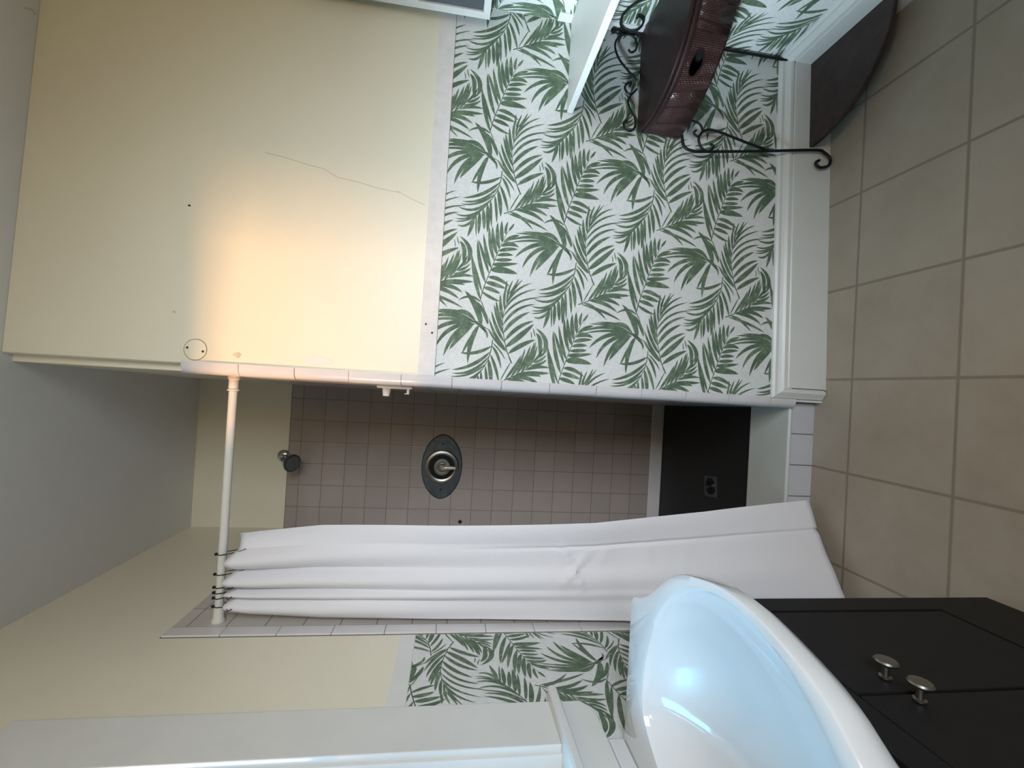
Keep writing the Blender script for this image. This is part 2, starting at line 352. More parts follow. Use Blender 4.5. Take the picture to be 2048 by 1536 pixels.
def clip(poly, x0, x1, y0, y1):
    for ax, lim, sg in ((0, x0, 1), (0, x1, -1), (1, y0, 1), (1, y1, -1)):
        out = []
        for k in range(len(poly)):
            a, c = poly[k - 1], poly[k]; ia, ic = (a[ax] - lim) * sg >= 0, (c[ax] - lim) * sg >= 0
            if ia != ic:
                u = (lim - a[ax]) / (c[ax] - a[ax]); out.append(a + (c - a) * u)
            if ic: out.append(c)
        poly = out
        if len(poly) < 3: return None
    return poly
def wallpaper(name, place, rect, parent, shift=(0, 0), rects=None):
    """place(s, z, lift) -> world point; the print starts at `shift`"""
    b = BM(); rects = rects or [rect]; cnt = 0
    for (x0, x1, y0, y1) in rects:
        c4 = [b.verts.new(place(*q, 0)) for q in ((x0, y0), (x1, y0), (x1, y1), (x0, y1))]
        e4 = [b.verts.new(place(*q, .0008)) for q in ((x0, y0), (x1, y0), (x1, y1), (x0, y1))]
        b.faces.new(e4)
        for k in range(4): b.faces.new((c4[k], c4[(k + 1) % 4], e4[(k + 1) % 4], e4[k]))
        for i in range(-9, 10):
            for j in range(-9, 10):
                o = V1 * i + V2 * j + Vector(shift)
                if not (x0 - .8 < o.x + .4 < x1 + .6 and y0 - .9 < o.y + .8 < y1 + .7): continue
                for P, mi in POLYS:
                    Q = clip([p + o for p in P], x0, x1, y0, y1)
                    if not Q: continue
                    cnt += 1
                    try: f = b.faces.new([b.verts.new(place(p.x, p.y, .0010 + (cnt % 7) * .00002)) for p in Q]); f.material_index = mi
                    except ValueError: pass
    bmesh.ops.dissolve_degenerate(b, dist=1e-6, edges=b.edges[:])
    me = bpy.data.meshes.new(name); b.to_mesh(me); b.free()
    for k in ('paper', 'leaf', 'vein'): me.materials.append(M[k])
    return put(bpy.data.objects.new(name, me), parent)
wallpaper('wallpaper', lambda s, z, h: W(s, h, z), (.004, SR - .001, .19, 1.3145), wall_front)
wallpaper('wallpaper', lambda s, z, h: Vector((XR - h, YE + .042 - s, z)), (.0, 2.0, .19, 1.3145), wall_right, shift=(.10, .06))
wallpaper('wallpaper', lambda s, z, h: Vector((XL + h, 1.366 - s, z)), None, wall_left, shift=(-.02, .13), rects=[(0, .326, .0, 1.324), (.326, 1.1, .0, .886)])

# ------------------------------------------------------------------ painted strips, baseboards
def wallbox(name, s0, s1, z0, z1, off, mt, parent, bevel=.001, lift=0):
    b = BM(); a, c = W(s0, lift), W(s1, lift); a2, c2 = W(s0, off), W(s1, off)
    prism(b, [(a.x, a.y), (a2.x, a2.y), (c2.x, c2.y), (c.x, c.y)], z0, z1)
    return build(name, b, mt, parent, bevel=bevel)
wallbox('strip', .004, SR, 1.3155, 1.366, .0022, M['strip'], wall_front)
wallbox('dark_seam', .004, SR, 1.3135, 1.3157, .0006, M['dark'], wall_front, bevel=0)  # thin dark line along the wallpaper's top edge
b = BM(); box(b, XL, 1.042, 1.325, XL + .002, 1.3665, 1.368); build('strip', b, M['white'], wall_left, bevel=.001)
b = BM(); box(b, XR - .002, YR, 1.3155, XR, YE + .04, 1.366); build('strip', b, M['strip'], wall_right)
b = BM(); box(b, XR - .004, YE + .01, .70, XR, YE + .043, .99); build('paper_gap', b, M['white'], wall_right)

PROF = [(0, 0), (.017, 0), (.017, .138), (.0145, .142), (.0145, .146), (.021, .150), (.021, .160), (.016, .168), (.012, .176), (.012, .186), (.007, .193), (0, .195)]
b = BM(); rings = []
for s in (.0365, SR): rings.append([b.verts.new(W(s - (max(0, z - .148) * .777 if s < 1 else 0), o, z)) for o, z in PROF])
for k in range(len(PROF)): b.faces.new((rings[0][k], rings[0][(k + 1) % len(PROF)], rings[1][(k + 1) % len(PROF)], rings[1][k]))
b.faces.new(rings[0]); b.faces.new(rings[1][::-1])
bb = structure(build('baseboard_front', b, M['white']))
# the moulding turns down the end of the board
b = BM(); rings = []
END = [(.0365, .017), (.0335, .0145), (.031, .0145), (.029, .021), (.020, .021), (.013, .016), (.008, .012), (.001, .008), (.001, 0), (.0365, 0)]
for z in (0.004, .195):
    rings.append([b.verts.new(W(s, o, z if z < .1 else .148 + (.0365 - s) * 1.3)) for s, o in END])
for k in range(len(END)): b.faces.new((rings[0][k], rings[0][(k + 1) % len(END)], rings[1][(k + 1) % len(END)], rings[1][k]))
b.faces.new(rings[0]); b.faces.new(rings[1][::-1]); build('end_moulding', b, M['white'], bb)
wallbox('dark_seam', .0345, .0362, .006, .128, .0178, M['dark'], bb, bevel=0)  # thin dark line where the board meets its end moulding
wallbox('caulk', -.0015, .002, .0, .1, .0025, M['white'], wall_front)
b = BM(); box(b, XE - .0085, YE - .002, 0, XE - .002, 1.4035, .1); build('caulk', b, M['white'], wall_front)
b = BM(); rings = []
for y in (YR, YE + .045): rings.append([b.verts.new((XR - o, y, z)) for o, z in PROF])
for k in range(len(PROF)): b.faces.new((rings[0][k], rings[0][(k + 1) % len(PROF)], rings[1][(k + 1) % len(PROF)], rings[1][k]))
b.faces.new(rings[0]); b.faces.new(rings[1][::-1]); structure(build('baseboard_right', b, M['white']))

# crack, smudges and nail holes on the cream wall
def wline(name, pts, rad, mt, parent=wall_front):
    b = BM(); tube(b, [W(s, .0001, z) for s, z in pts], rad, 5); return build(name, b, mt, parent)
wline('crack', [(.634, 1.849), (.628, 1.80), (.612, 1.721), (.606, 1.68), (.585, 1.64), (.577, 1.574), (.566, 1.52), (.560, 1.454), (.545, 1.42), (.530, 1.377)], .0006, M['crack'])
def dab(parent, s, z, rx, rz, mt, name='smudge'):
    b = BM(); n = 14
    vs = [b.verts.new(W(s + rx * math.cos(2 * pi * k / n) * random.uniform(.6, 1.15), .0006, z + rz * math.sin(2 * pi * k / n) * random.uniform(.6, 1.15))) for k in range(n)]
    b.faces.new(vs); return build(name, b, mt, parent)
dab(wall_front, .03, 1.878, .009, .012, M['stain']); dab(wall_front, .452, 2.04, .003, .004, M['dark'], 'nail_hole'); dab(wall_front, .141, 2.054, .004, .005, M['stain'])
dab(wall_front, .562, 1.46, .003, .004, M['stain']); dab(wall_front, .795, 1.345, .016, .010, M['white'], 'dent')
dab(wall_front, .030, 1.66, .014, .05, M['white'])
for y, z in ((1.035, 2.135), (1.033, 2.118)):
    b = BM(); lathe(b, [(.0025, 0), (.0025, .0006)], (XL, y, z), 'X', 8); build('nail_hole', b, M['dark'], wall_left)
b = BM(); tube(b, [(.955, 1.37, ZC), (.97, 1.395, ZC), (.962, 1.402, ZC)], .0022, 5); build('nail_hole', b, M['stain'], bpy.data.objects['ceiling'])

# two round painted-over cover plates
def cover(s, z, r, label, ang, mt):
    e = empty('cover_plate', W(s, 0, z), TH); tag(e, label, 'cover plate')
    b = BM(); lathe(b, [(r, 0), (r, .0016), (r - .0015, .0022), (0, .0024)], (0, 0, 0), 'Y', 40); build('plate', b, mt, e, smooth=30)
    b = BM(); tube(b, [(r * math.cos(a * pi / 24), -.0010, r * math.sin(a * pi / 24)) for a in range(48)], .0011, 5, closed=True); build('paint_seam', b, mat('brown_paint_seam', (.55, .45, .34), .9), e)
    for sgn in (-1, 1):
        b = BM(); lathe(b, [(.0032, 0), (.0032, .0034), (.002, .004)], (sgn * r * .72 * math.sin(ang), 0, sgn * r * .72 * math.cos(ang)), 'Y', 12); build('screw', b, mat('rusty_screw', (.25, .2, .17), .8), e, smooth=True)
cover(.038, 1.99, .0295, 'round cream cover plate high on the cream wall near the shower rod', .2, M['cream'])
cover(.148, 1.341, .0225, 'small round cover plate on the white strip above the leaf wallpaper', .9, M['strip'])

# ------------------------------------------------------------------ window on the left wall
win = empty('window_1', (XL, (WY0 + WY1) / 2, WZ0)); structure(win)
def lbox(name, x0, y0, z0, x1, y1, z1, mt=M['white'], bevel=.002, parent=win):
    b = BM(); c = (XL, (WY0 + WY1) / 2, WZ0); box(b, x0 - c[0], y0 - c[1], z0 - c[2], x1 - c[0], y1 - c[1], z1 - c[2])
    return build(name, b, mt, parent, bevel=bevel)
lbox('casing', XL, WY1 - .004, .989, XL + .017, 1.043, 2.11)
lbox('casing', XL, WY0 - .13, .989, XL + .017, WY0 + .004, 2.11)
lbox('casing', XL, WY0 + .004, WZ1 - .004, XL + .017, WY1 - .004, 2.11)
lbox('jamb', XL - .14, WY1 - .012, WZ0, XL + .002, WY1 - .0002, WZ1)
lbox('jamb', XL - .14, WY0 + .0002, WZ0, XL + .002, WY0 + .012, WZ1)
lbox('stop', XL - .045, WY1 - .028, WZ0, XL - .030, WY1 - .011, WZ1)
lbox('stop', XL - .045, WY0 + .011, WZ0, XL - .030, WY0 + .028, WZ1)
lbox('head_jamb', XL - .14, WY0 + .012, WZ1 - .012, XL + .002, WY1 - .012, WZ1 - .0002)
# stool with rounded nose and a horn past the casing
b = BM(); c0 = Vector((XL, (WY0 + WY1) / 2, WZ0)); y0, y1 = WY0 - .185, 1.058
prof = [(.0, -.022), (.034, -.022), (.041, -.018), (.044, -.010), (.0435, -.003), (.038, .001), (.0, .001)]
rg = [[b.verts.new((x, y - c0.y, z)) for x, z in prof] for y in (y0, y1)]
for k in range(len(prof)): b.faces.new((rg[0][k], rg[0][(k + 1) % len(prof)], rg[1][(k + 1) % len(prof)], rg[1][k]))
b.faces.new(rg[0]); b.faces.new(rg[1][::-1])
box(b, -.13, WY0 + .0003 - c0.y, -.0005, .0, WY1 - .0003 - c0.y, .001)
build('window_sill', b, M['white'], win, smooth=35)
b = BM(); pr = [(1.045, .966), (1.046, .912), (1.022, .890), (1.0, .884), (.20, .884), (.20, .966)]
vs = [[b.verts.new((x, y - c0.y, z - c0.z)) for y, z in pr] for x in (0, .014)]
for k in range(len(pr)): b.faces.new((vs[0][k], vs[0][(k + 1) % len(pr)], vs[1][(k + 1) % len(pr)], vs[1][k]))
b.faces.new(vs[0]); b.faces.new(vs[1][::-1]); build('apron', b, M['white'], win, bevel=.002)
for nm, z0, z1, x in (('sash', WZ0 + .004, 1.50, XL - .07), ('sash', 1.465, WZ1 - .014, XL - .10)):
    b = BM(); a0, a1 = WY0 + .013 - c0.y, WY1 - .013 - c0.y; xx = x - c0.x; q0, q1 = z0 - c0.z, z1 - c0.z
    box(b, xx, a0, q0, xx + .028, a1, q0 + .04); box(b, xx, a0, q1 - .035, xx + .028, a1, q1)
    box(b, xx, a0, q0 + .04, xx + .028, a0 + .04, q1 - .035); box(b, xx, a1 - .04, q0 + .04, xx + .028, a1, q1 - .035)
    sh = build(nm, b, M['white'], win, bevel=.002)
    b = BM(); box(b, xx + .012, a0 + .04, q0 + .04, xx + .015, a1 - .04, q1 - .035); build('pane', b, M['glass'], sh)

# ------------------------------------------------------------------ vanity
YC = .585
van = empty('vanity_cabinet', (-.587, YC, 0)); tag(van, 'dark espresso vanity cabinet with double doors under the white basin', 'cabinet')
VX, VY = -.587, YC
def vbox(name, x0, y0, z0, x1, y1, z1, mt=M['cabinet'], bevel=.0015, parent=van):
    b = BM(); box(b, x0 - VX, y0 - VY, z0, x1 - VX, y1 - VY, z1); return build(name, b, mt, parent, bevel=bevel)
XF = -.42; CY0, CY1 = .287, .882
b = BM(); box(b, XL + .016 - VX, CY0 - VY, .09, XF - .02 - VX, CY1 - VY, .70)
build('body', b, M['cabinet'], van, bevel=.001)
vbox('side_panel', XL + .016, CY1 - .018, 0, XF - .0002, CY1 + .0005, .79); vbox('side_panel', XL + .016, CY0 - .0005, 0, XF - .0002, CY0 + .018, .79)
b = BM()
for (y0, z0, y1, z1) in ((CY1 - .052, .0, CY1, .79), (CY0, .0, CY0 + .052, .79), (CY0 + .052, .645, CY1 - .052, .70), (CY0 + .052, .0, CY1 - .052, .19)):
    box(b, XF - .0195 - VX, y0 - VY, z0, XF - VX, y1 - VY, z1)
build('face_frame', b, M['cabinet'], van)
for sgn in (1, -1):
    ya, yb = (YC + .003, CY1 - .0585) if sgn > 0 else (CY0 + .0585, YC - .003)
    z0, z1 = .194, .641
    b = BM()
    box(b, XF - .018 - VX, ya - VY, z0, XF - .0005 - VX, yb - VY, z1)
    d = build('door', b, M['cabinet'], van, bevel=.0015)
    b = BM(); lathe(b, [(.009, 0), (.009, .002), (.0055, .004), (.005, .017), (.008, .019), (.0155, .022), (.0165, .025), (.0145, .0275), (0, .029)], (XF + .002 - VX, YC + .006 + sgn * .026 - VY, .560), 'X', 24)
    build('knob', b, M['satin'], d, smooth=True)

# basin top: one moulded piece with a bowed front and an oval bowl
N = 128; ZT = .85
def outer(yy):    # front edge of the slab as a function of distance from the middle
    a = abs(yy)
    if a > .34: return None
    pts = [(0, -.2735), (.03, -.275), (.063, -.281), (.10, -.290), (.135, -.300), (.165, -.314), (.203, -.344), (.233, -.371), (.262, -.397), (.283, -.409), (.298, -.417), (.31, -.424), (.34, -.431)]
    for (a0, x0), (a1, x1) in zip(pts, pts[1:]):
        if a <= a1: return x0 + (x1 - x0) * (a - a0) / (a1 - a0)
HY = .3385; CXb = -.545
def out_pt(k):    # 128 points round the slab outline, starting at the middle of the front
    a = 2 * pi * k / N; dx, dy = math.cos(a), math.sin(a); t0 = 0; lo, hi = 0, 1.0
    for _ in range(40):
        t_ = (lo + hi) / 2; x, y = CXb + dx * t_, dy * t_
        inside = abs(y) <= HY and x >= XL + .001 and x <= (outer(min(abs(y), HY)) or -.431)
        if inside: lo = t_
        else: hi = t_
    return (CXb + dx * lo, YC + dy * lo)
def in_pt(k, sc=1.0, cxo=-.60):
    a = 2 * pi * k / N; dx, dy = math.cos(a), math.sin(a); lo, hi = 0, 1.0
    for _ in range(40):
        t_ = (lo + hi) / 2; x, y = CXb + dx * t_, dy * t_
        fx = .311 if x > -.60 else .11
        inside = ((x + .60) / fx) ** 2 + (y / .268) ** 2 < 1
        if inside: lo = t_
        else: hi = t_
    x, y = CXb + dx * lo, dy * lo
    return (-.565 + (x + .565) * sc, YC + y * sc)
O = [out_pt(k) for k in range(N)]
I = [in_pt(k) for k in range(N)]
def mixp(a, c, t_): return (a[0] + (c[0] - a[0]) * t_, a[1] + (c[1] - a[1]) * t_)
def under(k, t_): # belly narrowing under the rim; only the bowed part moves
    x, y = O[k]; tx = min(x, -.452); return (x + (tx - x) * t_, YC + (y - YC) * (1 - .10 * t_))
rings = []
bowed = [max(0, min(1, (O[k][0] + .425) / .10)) for k in range(N)]
def lowpt(k, sc, zz): x, y = in_pt(k, sc); return (min(x, -.46), y, zz)
rings.append([lowpt(k, .3, .7205) for k in range(N)])
rings.append([lowpt(k, .88, .7215) for k in range(N)])
rings.append([(*under(k, 1.0), .722) if bowed[k] > 0 else (*in_pt(k, 1.03), .798) for k in range(N)])
rings.append([(*under(k, .72), .80 - .038 * min(1, bowed[k] * 2)) for k in range(N)])
rings.append([(*under(k, .30), .801 - .021 * min(1, bowed[k] * 2)) for k in range(N)])
rings.append([(*under(k, .08), .812 - .008 * min(1, bowed[k] * 2)) for k in range(N)])
rings.append([(*O[k], .826) for k in range(N)])
rings.append([(*O[k], .8455) for k in range(N)])
rings.append([(*mixp(O[k], I[k], .012), .849) for k in range(N)])
rings.append([(*mixp(O[k], I[k], .05), ZT) for k in range(N)])
rings.append([(*mixp(O[k], I[k], .55), ZT + .0005) for k in range(N)])
rings.append([(*mixp(O[k], I[k], .88), ZT) for k in range(N)])
rings.append([(*I[k], ZT - .003) for k in range(N)])
for sc in (.99, .98, .965, .945, .92, .89, .85, .80, .74, .66, .56, .44, .31, .18, .08):
    rings.append([(*in_pt(k, sc), ZT - .004 - .108 * (1 - sc ** 2.5) ** .75) for k in range(N)])
van_top = empty('vanity_sink', (-.5, YC, .80)); tag(van_top, 'white moulded sink top with bowed front on the dark vanity cabinet', 'sink')
b = BM(); R_ = [[b.verts.new((x + .5, y - YC, z - .80)) for x, y, z in r_] for r_ in rings]
for a, c in zip(R_, R_[1:]):
    for k in range(N): b.faces.new((a[k], a[(k + 1) % N], c[(k + 1) % N], c[k]))
b.faces.new(R_[0][::-1]); b.faces.new(R_[-1])
bmesh.ops.remove_doubles(b, verts=b.verts[:], dist=1e-5)
build('basin', b, M['porcelain'], van_top, smooth=48)
b = BM(); box(b, XL + .001 + .5, .246 - YC, .0505, XL + .018 + .5, .922 - YC, .0835); build('backsplash', b, M['porcelain'], van_top, bevel=.003)
b = BM(); lathe(b, [(.021, 0), (.021, .003), (.017, .0035), (.015, .001), (.004, .001), (.003, .004), (0, .004)], (-.565 + .5, 0, .7385 - .80), 'Z', 24); build('drain', b, M['chrome'], van_top, smooth=True)

# ------------------------------------------------------------------ shower rod, rings and curtain
RY, RZ = 1.45, 1.916
x0, x1 = XL + .0045, XW(RY) - .0045
rod = empty('shower_rod', ((x0 + x1) / 2, RY, RZ)); tag(rod, 'white tension shower rod across the shower opening', 'shower rod'); mx_ = (x0 + x1) / 2
b = BM(); lathe(b, [(.0118, x0 + .004 - mx_), (.0118, x1 - .03 - mx_)], (0, 0, 0), 'X', 24); build('tube', b, M['plastic'], rod, smooth=50)
b = BM(); lathe(b, [(.0135, x1 - .045 - mx_), (.0165, x1 - .0445 - mx_), (.0165, x1 - .041 - mx_), (.0135, x1 - .040 - mx_), (.0135, x1 - .012 - mx_), (.016, x1 - .009 - mx_), (.016, x1 - mx_)], (0, 0, 0), 'X', 24); build('end_cap', b, M['plastic'], rod, smooth=35)
b = BM(); lathe(b, [(.0185, x0 - mx_), (.0185, x0 + .007 - mx_), (.015, x0 + .012 - mx_), (.0135, x0 + .045 - mx_), (.0118, x0 + .046 - mx_)], (0, 0, 0), 'X', 24); build('end_cap', b, M['plastic'], rod, smooth=35)

HOOKS = [-.546, -.606, -.645, -.661, -.677, -.702]
def interp(v, tab):
    for (a0, b0), (a1, b1) in zip(tab, tab[1:]):
        if v <= a1: return b0 + (b1 - b0) * max(0, (v - a0)) / (a1 - a0)
    return tab[-1][1]
NU, NV = 150, 120; TOPZ = 1.872
FOLD = [0, .20, .46, .68, .80, 1.0]    # folds between grommets
def curtain_pt(u, v):
    """u 0 right edge..1 left edge, v 0 top..1 hem"""
    z = TOPZ + (.042 - TOPZ) * v
    xr = interp(v, [(0, -.486), (.13, -.457), (.33, -.444), (.6, -.415), (.8, -.372), (1, -.318)])
    xl = interp(v, [(0, -.718), (.03, -.725), (.14, -.732), (.33, -.736), (.66, -.731), (1, -.66)])
    yr = 1.452 - .082 * v ** 1.2; yl = interp(v, [(0, 1.447), (.14, 1.428), (.4, 1.412), (.66, 1.385), (1, 1.16)])
    x = xr + (xl - xr) * u; y = yr + (yl - yr) * (u ** (1 + .0 * v))
    k = 0
    while k < 4 and u > FOLD[k + 1]: k += 1
    w_ = (u - FOLD[k]) / (FOLD[k + 1] - FOLD[k]); s_ = math.sin(pi * w_)
    ampt = [-.010, .042, .046, .034, .030][k]
    fade = (1 - v) ** 3.2
    y -= ampt * (s_ ** (.7 + 1.6 * v)) * (.04 + .96 * fade) * (1.0 if k else fade)
    z += (.008 if k else 0) * s_ * max(0, 1 - v * 14)
    if k: z += .012 * max(0, 1 - v * 20) * s_
    # soft long folds growing towards the hem
    y -= .010 * math.sin(u * 2 * pi * 1.6 + .6) * v + .006 * math.sin(u * 11 + v * 3) * min(1, v * 3)
    # the long lengthwise crease a quarter of the way in and the crossing wrinkles
    y += .007 * math.exp(-((u - .26) / .018) ** 2) * min(1, max(0, (v - .35) * 4))
    for (uc, vc, ang, ln, dp) in ((.36, .555, .55, .05, .013), (.46, .57, -.7, .05, .013), (.60, .575, .5, .05, .011), (.36, .62, -.3, .03, .006), (.50, .545, .2, .06, .006), (.35, .70, .1, .05, .004), (.5, .76, -.2, .08, .004)):
        du, dv = (u - uc) * .33, (v - vc) * 1.83
        a_ = du * math.cos(ang) + dv * math.sin(ang); c_ = -du * math.sin(ang) + dv * math.cos(ang)
        y -= dp * math.exp(-(a_ / ln) ** 2) * math.exp(-(c_ / .008) ** 2)
    x += .004 * math.sin(v * 9) * (1 - u)
    return (x, y, z)
b = BM(); g = [[b.verts.new(curtain_pt(i / NU, j / NV)) for i in range(NU + 1)] for j in range(NV + 1)]
for j in range(NV):
    for i in range(NU): b.faces.new((g[j][i], g[j][i + 1], g[j + 1][i + 1], g[j + 1][i]))
cur = build('shower_curtain', b, M['curtain'], smooth=80)
for p in cur.data.polygons: p.use_smooth = True
md = cur.modifiers.new('thick', 'SOLIDIFY'); md.thickness = .0012
tag(cur, 'white fabric shower curtain bunched to the left, hanging outside the curb', 'shower curtain')
# wire rings
fu = [.20, .46, .62, .68, .74, .90]
WHERE = ['rightmost on the rod, standing alone', 'second from the right, beside the wide gap', 'third from the right, first of the cluster', 'middle one of the tight cluster', 'last one of the tight cluster', 'leftmost, closest to the white end cap']
for k, (hx, u_) in enumerate(zip(HOOKS, fu)):
    gx, gy, gz = curtain_pt(u_, .012); rr = .0145
    e = empty('curtain_ring', (hx, RY, RZ)); tag(e, 'black wire curtain ring, ' + WHERE[k], 'curtain ring', 'black wire rings holding the shower curtain')
    pts = [(0, 0, 0)]; loop = []
    for a in range(0, 13):
        an = pi * .02 + pi * .96 * a / 12; loop.append(Vector((0, math.cos(an) * rr, math.sin(an) * rr)))
    tip = Vector((gx - hx, gy - RY - .004, gz - RZ))
    full = loop + [Vector((tip.x * .35, -rr * .9, tip.z * .45)), Vector((tip.x * .8, tip.y - .006, tip.z * .85)), tip, Vector((tip.x * .8, tip.y + .012, tip.z * .85)), Vector((tip.x * .35, rr * .95, tip.z * .45))]
    b = BM(); tube(b, full, .0013, 6, closed=True); build('wire', b, M['wire'], e, smooth=True)
    b = BM(); bmesh.ops.create_uvsphere(b, u_segments=10, v_segments=8, radius=.0046, matrix=Matrix.Translation((0, -.006, rr + .001))); build('bead', b, M['wire'], e, smooth=True)

# ------------------------------------------------------------------ shower fittings
sh = empty('shower_fixture', (-.395, YB, 2.045)); tag(sh, 'small chrome shower head on a bent arm at the tile top', 'shower head')
b = BM(); lathe(b, [(.030, .0045), (.030, .007), (.026, .012), (.014, .018)], (0, 0, .02), 'Y', 28); build('flange', b, M['chrome'], sh, smooth=40)
b = BM(); tube(b, spline([(0, -.015, .02), (0, -.05, .018), (-.003, -.085, .002), (-.005, -.105, -.022)]), .0075, 12); build('arm', b, M['chrome'], sh, smooth=True)
b = BM(); prof = [(.009, -.03), (.012, -.02), (.013, -.005), (.016, .002), (.026, .022), (.038, .040), (.042, .048), (.042, .054), (.036, .056)]
lathe(b, prof, (0, 0, 0), 'Z', 28)
bmesh.ops.recalc_face_normals(b, faces=b.faces[:])
rot = Vector((-.12, -.62, -.78)).to_track_quat('Z', 'Y').to_matrix().to_4x4(); bmesh.ops.transform(b, matrix=Matrix.Translation((-.005, -.108, -.026)) @ rot, verts=b.verts[:])
hd = build('sprayer', b, M['dullchrome'], sh, smooth=40)
b = BM(); lathe(b, [(.034, .0562), (.034, .0572), (.01, .0585), (.008, .052), (0, .052)], (0, 0, 0), 'Z', 28); bmesh.ops.transform(b, matrix=Matrix.Translation((-.005, -.108, -.026)) @ rot, verts=b.verts[:])
build('spray_face', b, mat('grey_spray_face', (.36, .38, .38), .5), hd, smooth=40)

va = empty('shower_valve', (-.421, YB - .004, 1.288)); tag(va, 'large eye shaped chrome mixer valve on the shower tiles', 'shower valve')
b = BM(); hw, hh = .168, .104; n = 64; front = []; back = []; mid = []
for k in range(n):
    a = 2 * pi * k / n; c, s_ = math.cos(a), math.sin(a)
    x = hw * math.copysign(abs(c) ** .95, c); zz = hh * math.copysign(abs(s_) ** 1.14, s_)
    mid.append(b.verts.new((x, -.004, zz))); front.append(b.verts.new((x * .955, -.009, zz * .95))); back.append(b.verts.new((x, 0, zz)))
for k in range(n):
    b.faces.new((back[k], back[(k + 1) % n], mid[(k + 1) % n], mid[k])); b.faces.new((mid[k], mid[(k + 1) % n], front[(k + 1) % n], front[k]))
b.faces.new(front); b.faces.new(back[::-1]); build('escutcheon', b, M['dullchrome'], va, smooth=30)
b = BM(); lathe(b, [(.089, .008), (.088, .016), (.082, .022), (.072, .024), (.064, .021), (.062, .0095)], (0, 0, 0), 'Y', 56); build('dome_ring', b, M['satin'], va, smooth=30)
b = BM(); lathe(b, [(.0625, .012), (.0625, .0215)], (0, 0, 0), 'Y', 48); build('recess', b, M['darkring'], va)
b = BM(); lathe(b, [(.044, .021), (.044, .034), (.040, .040), (.028, .041), (.023, .040), (.021, .052), (.016, .056), (0, .057)], (0, 0, -.002), 'Y', 40); hub = build('hub', b, M['satin'], va, smooth=35)
b = BM(); tube(b, spline([(0, -.050, -.002), (.003, -.058, -.025), (.004, -.062, -.050), (.004, -.066, -.070)]), [.013] * 6 + [.011] * 6 + [.009] * 7, 14); build('lever', b, mat('worn_bright_metal', (.80, .78, .72), .3, .6), va, smooth=True)
for zz in (-1, 1):
    b = BM(); lathe(b, [(.005, .009), (.005, .011), (0, .0118)], (zz * .118, 0, 0), 'Y', 12); build('screw', b, M['darkring'], va, smooth=True)
dm = empty('tile_chip', (-.706, YB - .004, 1.178)); tag(dm, 'tiny dark screw plug on the shower tiles beside the curtain edge', 'screw plug')
b = BM(); lathe(b, [(.010, 0), (.010, .002), (.006, .004), (0, .004)], (0, 0, 0), 'Y', 12); build('plug_cap', b, M['darkring'], dm)
dm.name = 'screw_plug'

# ceramic holder on the inner side wall
hb = empty('toothbrush_holder', (XW(1.48) - .004, 1.48, 1.44)); tag(hb, 'white ceramic soap and brush holder inside the shower by the tiled edge', 'ceramic holder')
b = BM(); box(b, -.010, -.045, -.055, 0, .045, .055); build('backplate', b, M['porcelain'], hb, bevel=.006, seg=3)
b = BM(); tube(b, [(-.006, -.01, .028), (-.022, -.012, .028), (-.036, -.014, .028)], [.014, .0125, .010], 14); build('peg', b, M['porcelain'], hb, smooth=50)
b = BM(); box(b, -.026, -.03, -.045, -.006, .035, -.037); box(b, -.026, -.03, -.037, -.023, .035, -.030); build('tray', b, M['porcelain'], hb, bevel=.002)

# ------------------------------------------------------------------ corner etagere
SC = SR - .007
et = empty('corner_stand', W(SC, .006), TH); tag(et, 'dark wicker and black iron corner stand against the leaf wallpaper', 'corner stand')
def wscroll(pts, y=-.024): return [Vector((s - SC, y, z)) for s, z in pts]
def swap(ps): return [Vector((p.y, p.x, p.z)) for p in ps]
def arc_r(ph, r0, r1): return r0 + r1 * math.sin(2 * ph)
def quarter(r0, r1, n=40, inset=0.0): # outline from the corner: along the far wall, round the bowed front, back along the right wall
    pts = [(-inset, -inset)]
    for k in range(n + 1):
        ph = (pi / 2) * k / n; r_ = arc_r(ph, r0, r1) - inset
        pts.append((min(-r_ * math.cos(ph), -inset), min(-r_ * math.sin(ph), -inset)))
    return pts
# top slab and rim
b = BM(); prism(b, quarter(.336, .050), .694, .705); slab = build('top', b, M['wood'], et, bevel=.003, seg=3)
b = BM(); prism(b, quarter(.339, .052), .677, .6935); build('rim', b, M['wood'], et, bevel=.006, seg=4)
# drawer: curved wicker front with an oval finger hole, side panels, dark inside
ZD0, ZD1 = .557, .677
def front_pt(ph, z, d=0): f_ = (z - ZD0) / (ZD1 - ZD0); r_ = arc_r(ph, .337 - .006 * f_, -.012 + .060 * f_) - d + .0016 * math.sin(ph * 46); return Vector((-r_ * math.cos(ph), -r_ * math.sin(ph), z))
b = BM(); uvl = b.loops.layers.uv.new('UVMap'); HC = math.radians(41); HZ = .636; HA, HBz = .033, .021; ARC = .375 * pi / 2
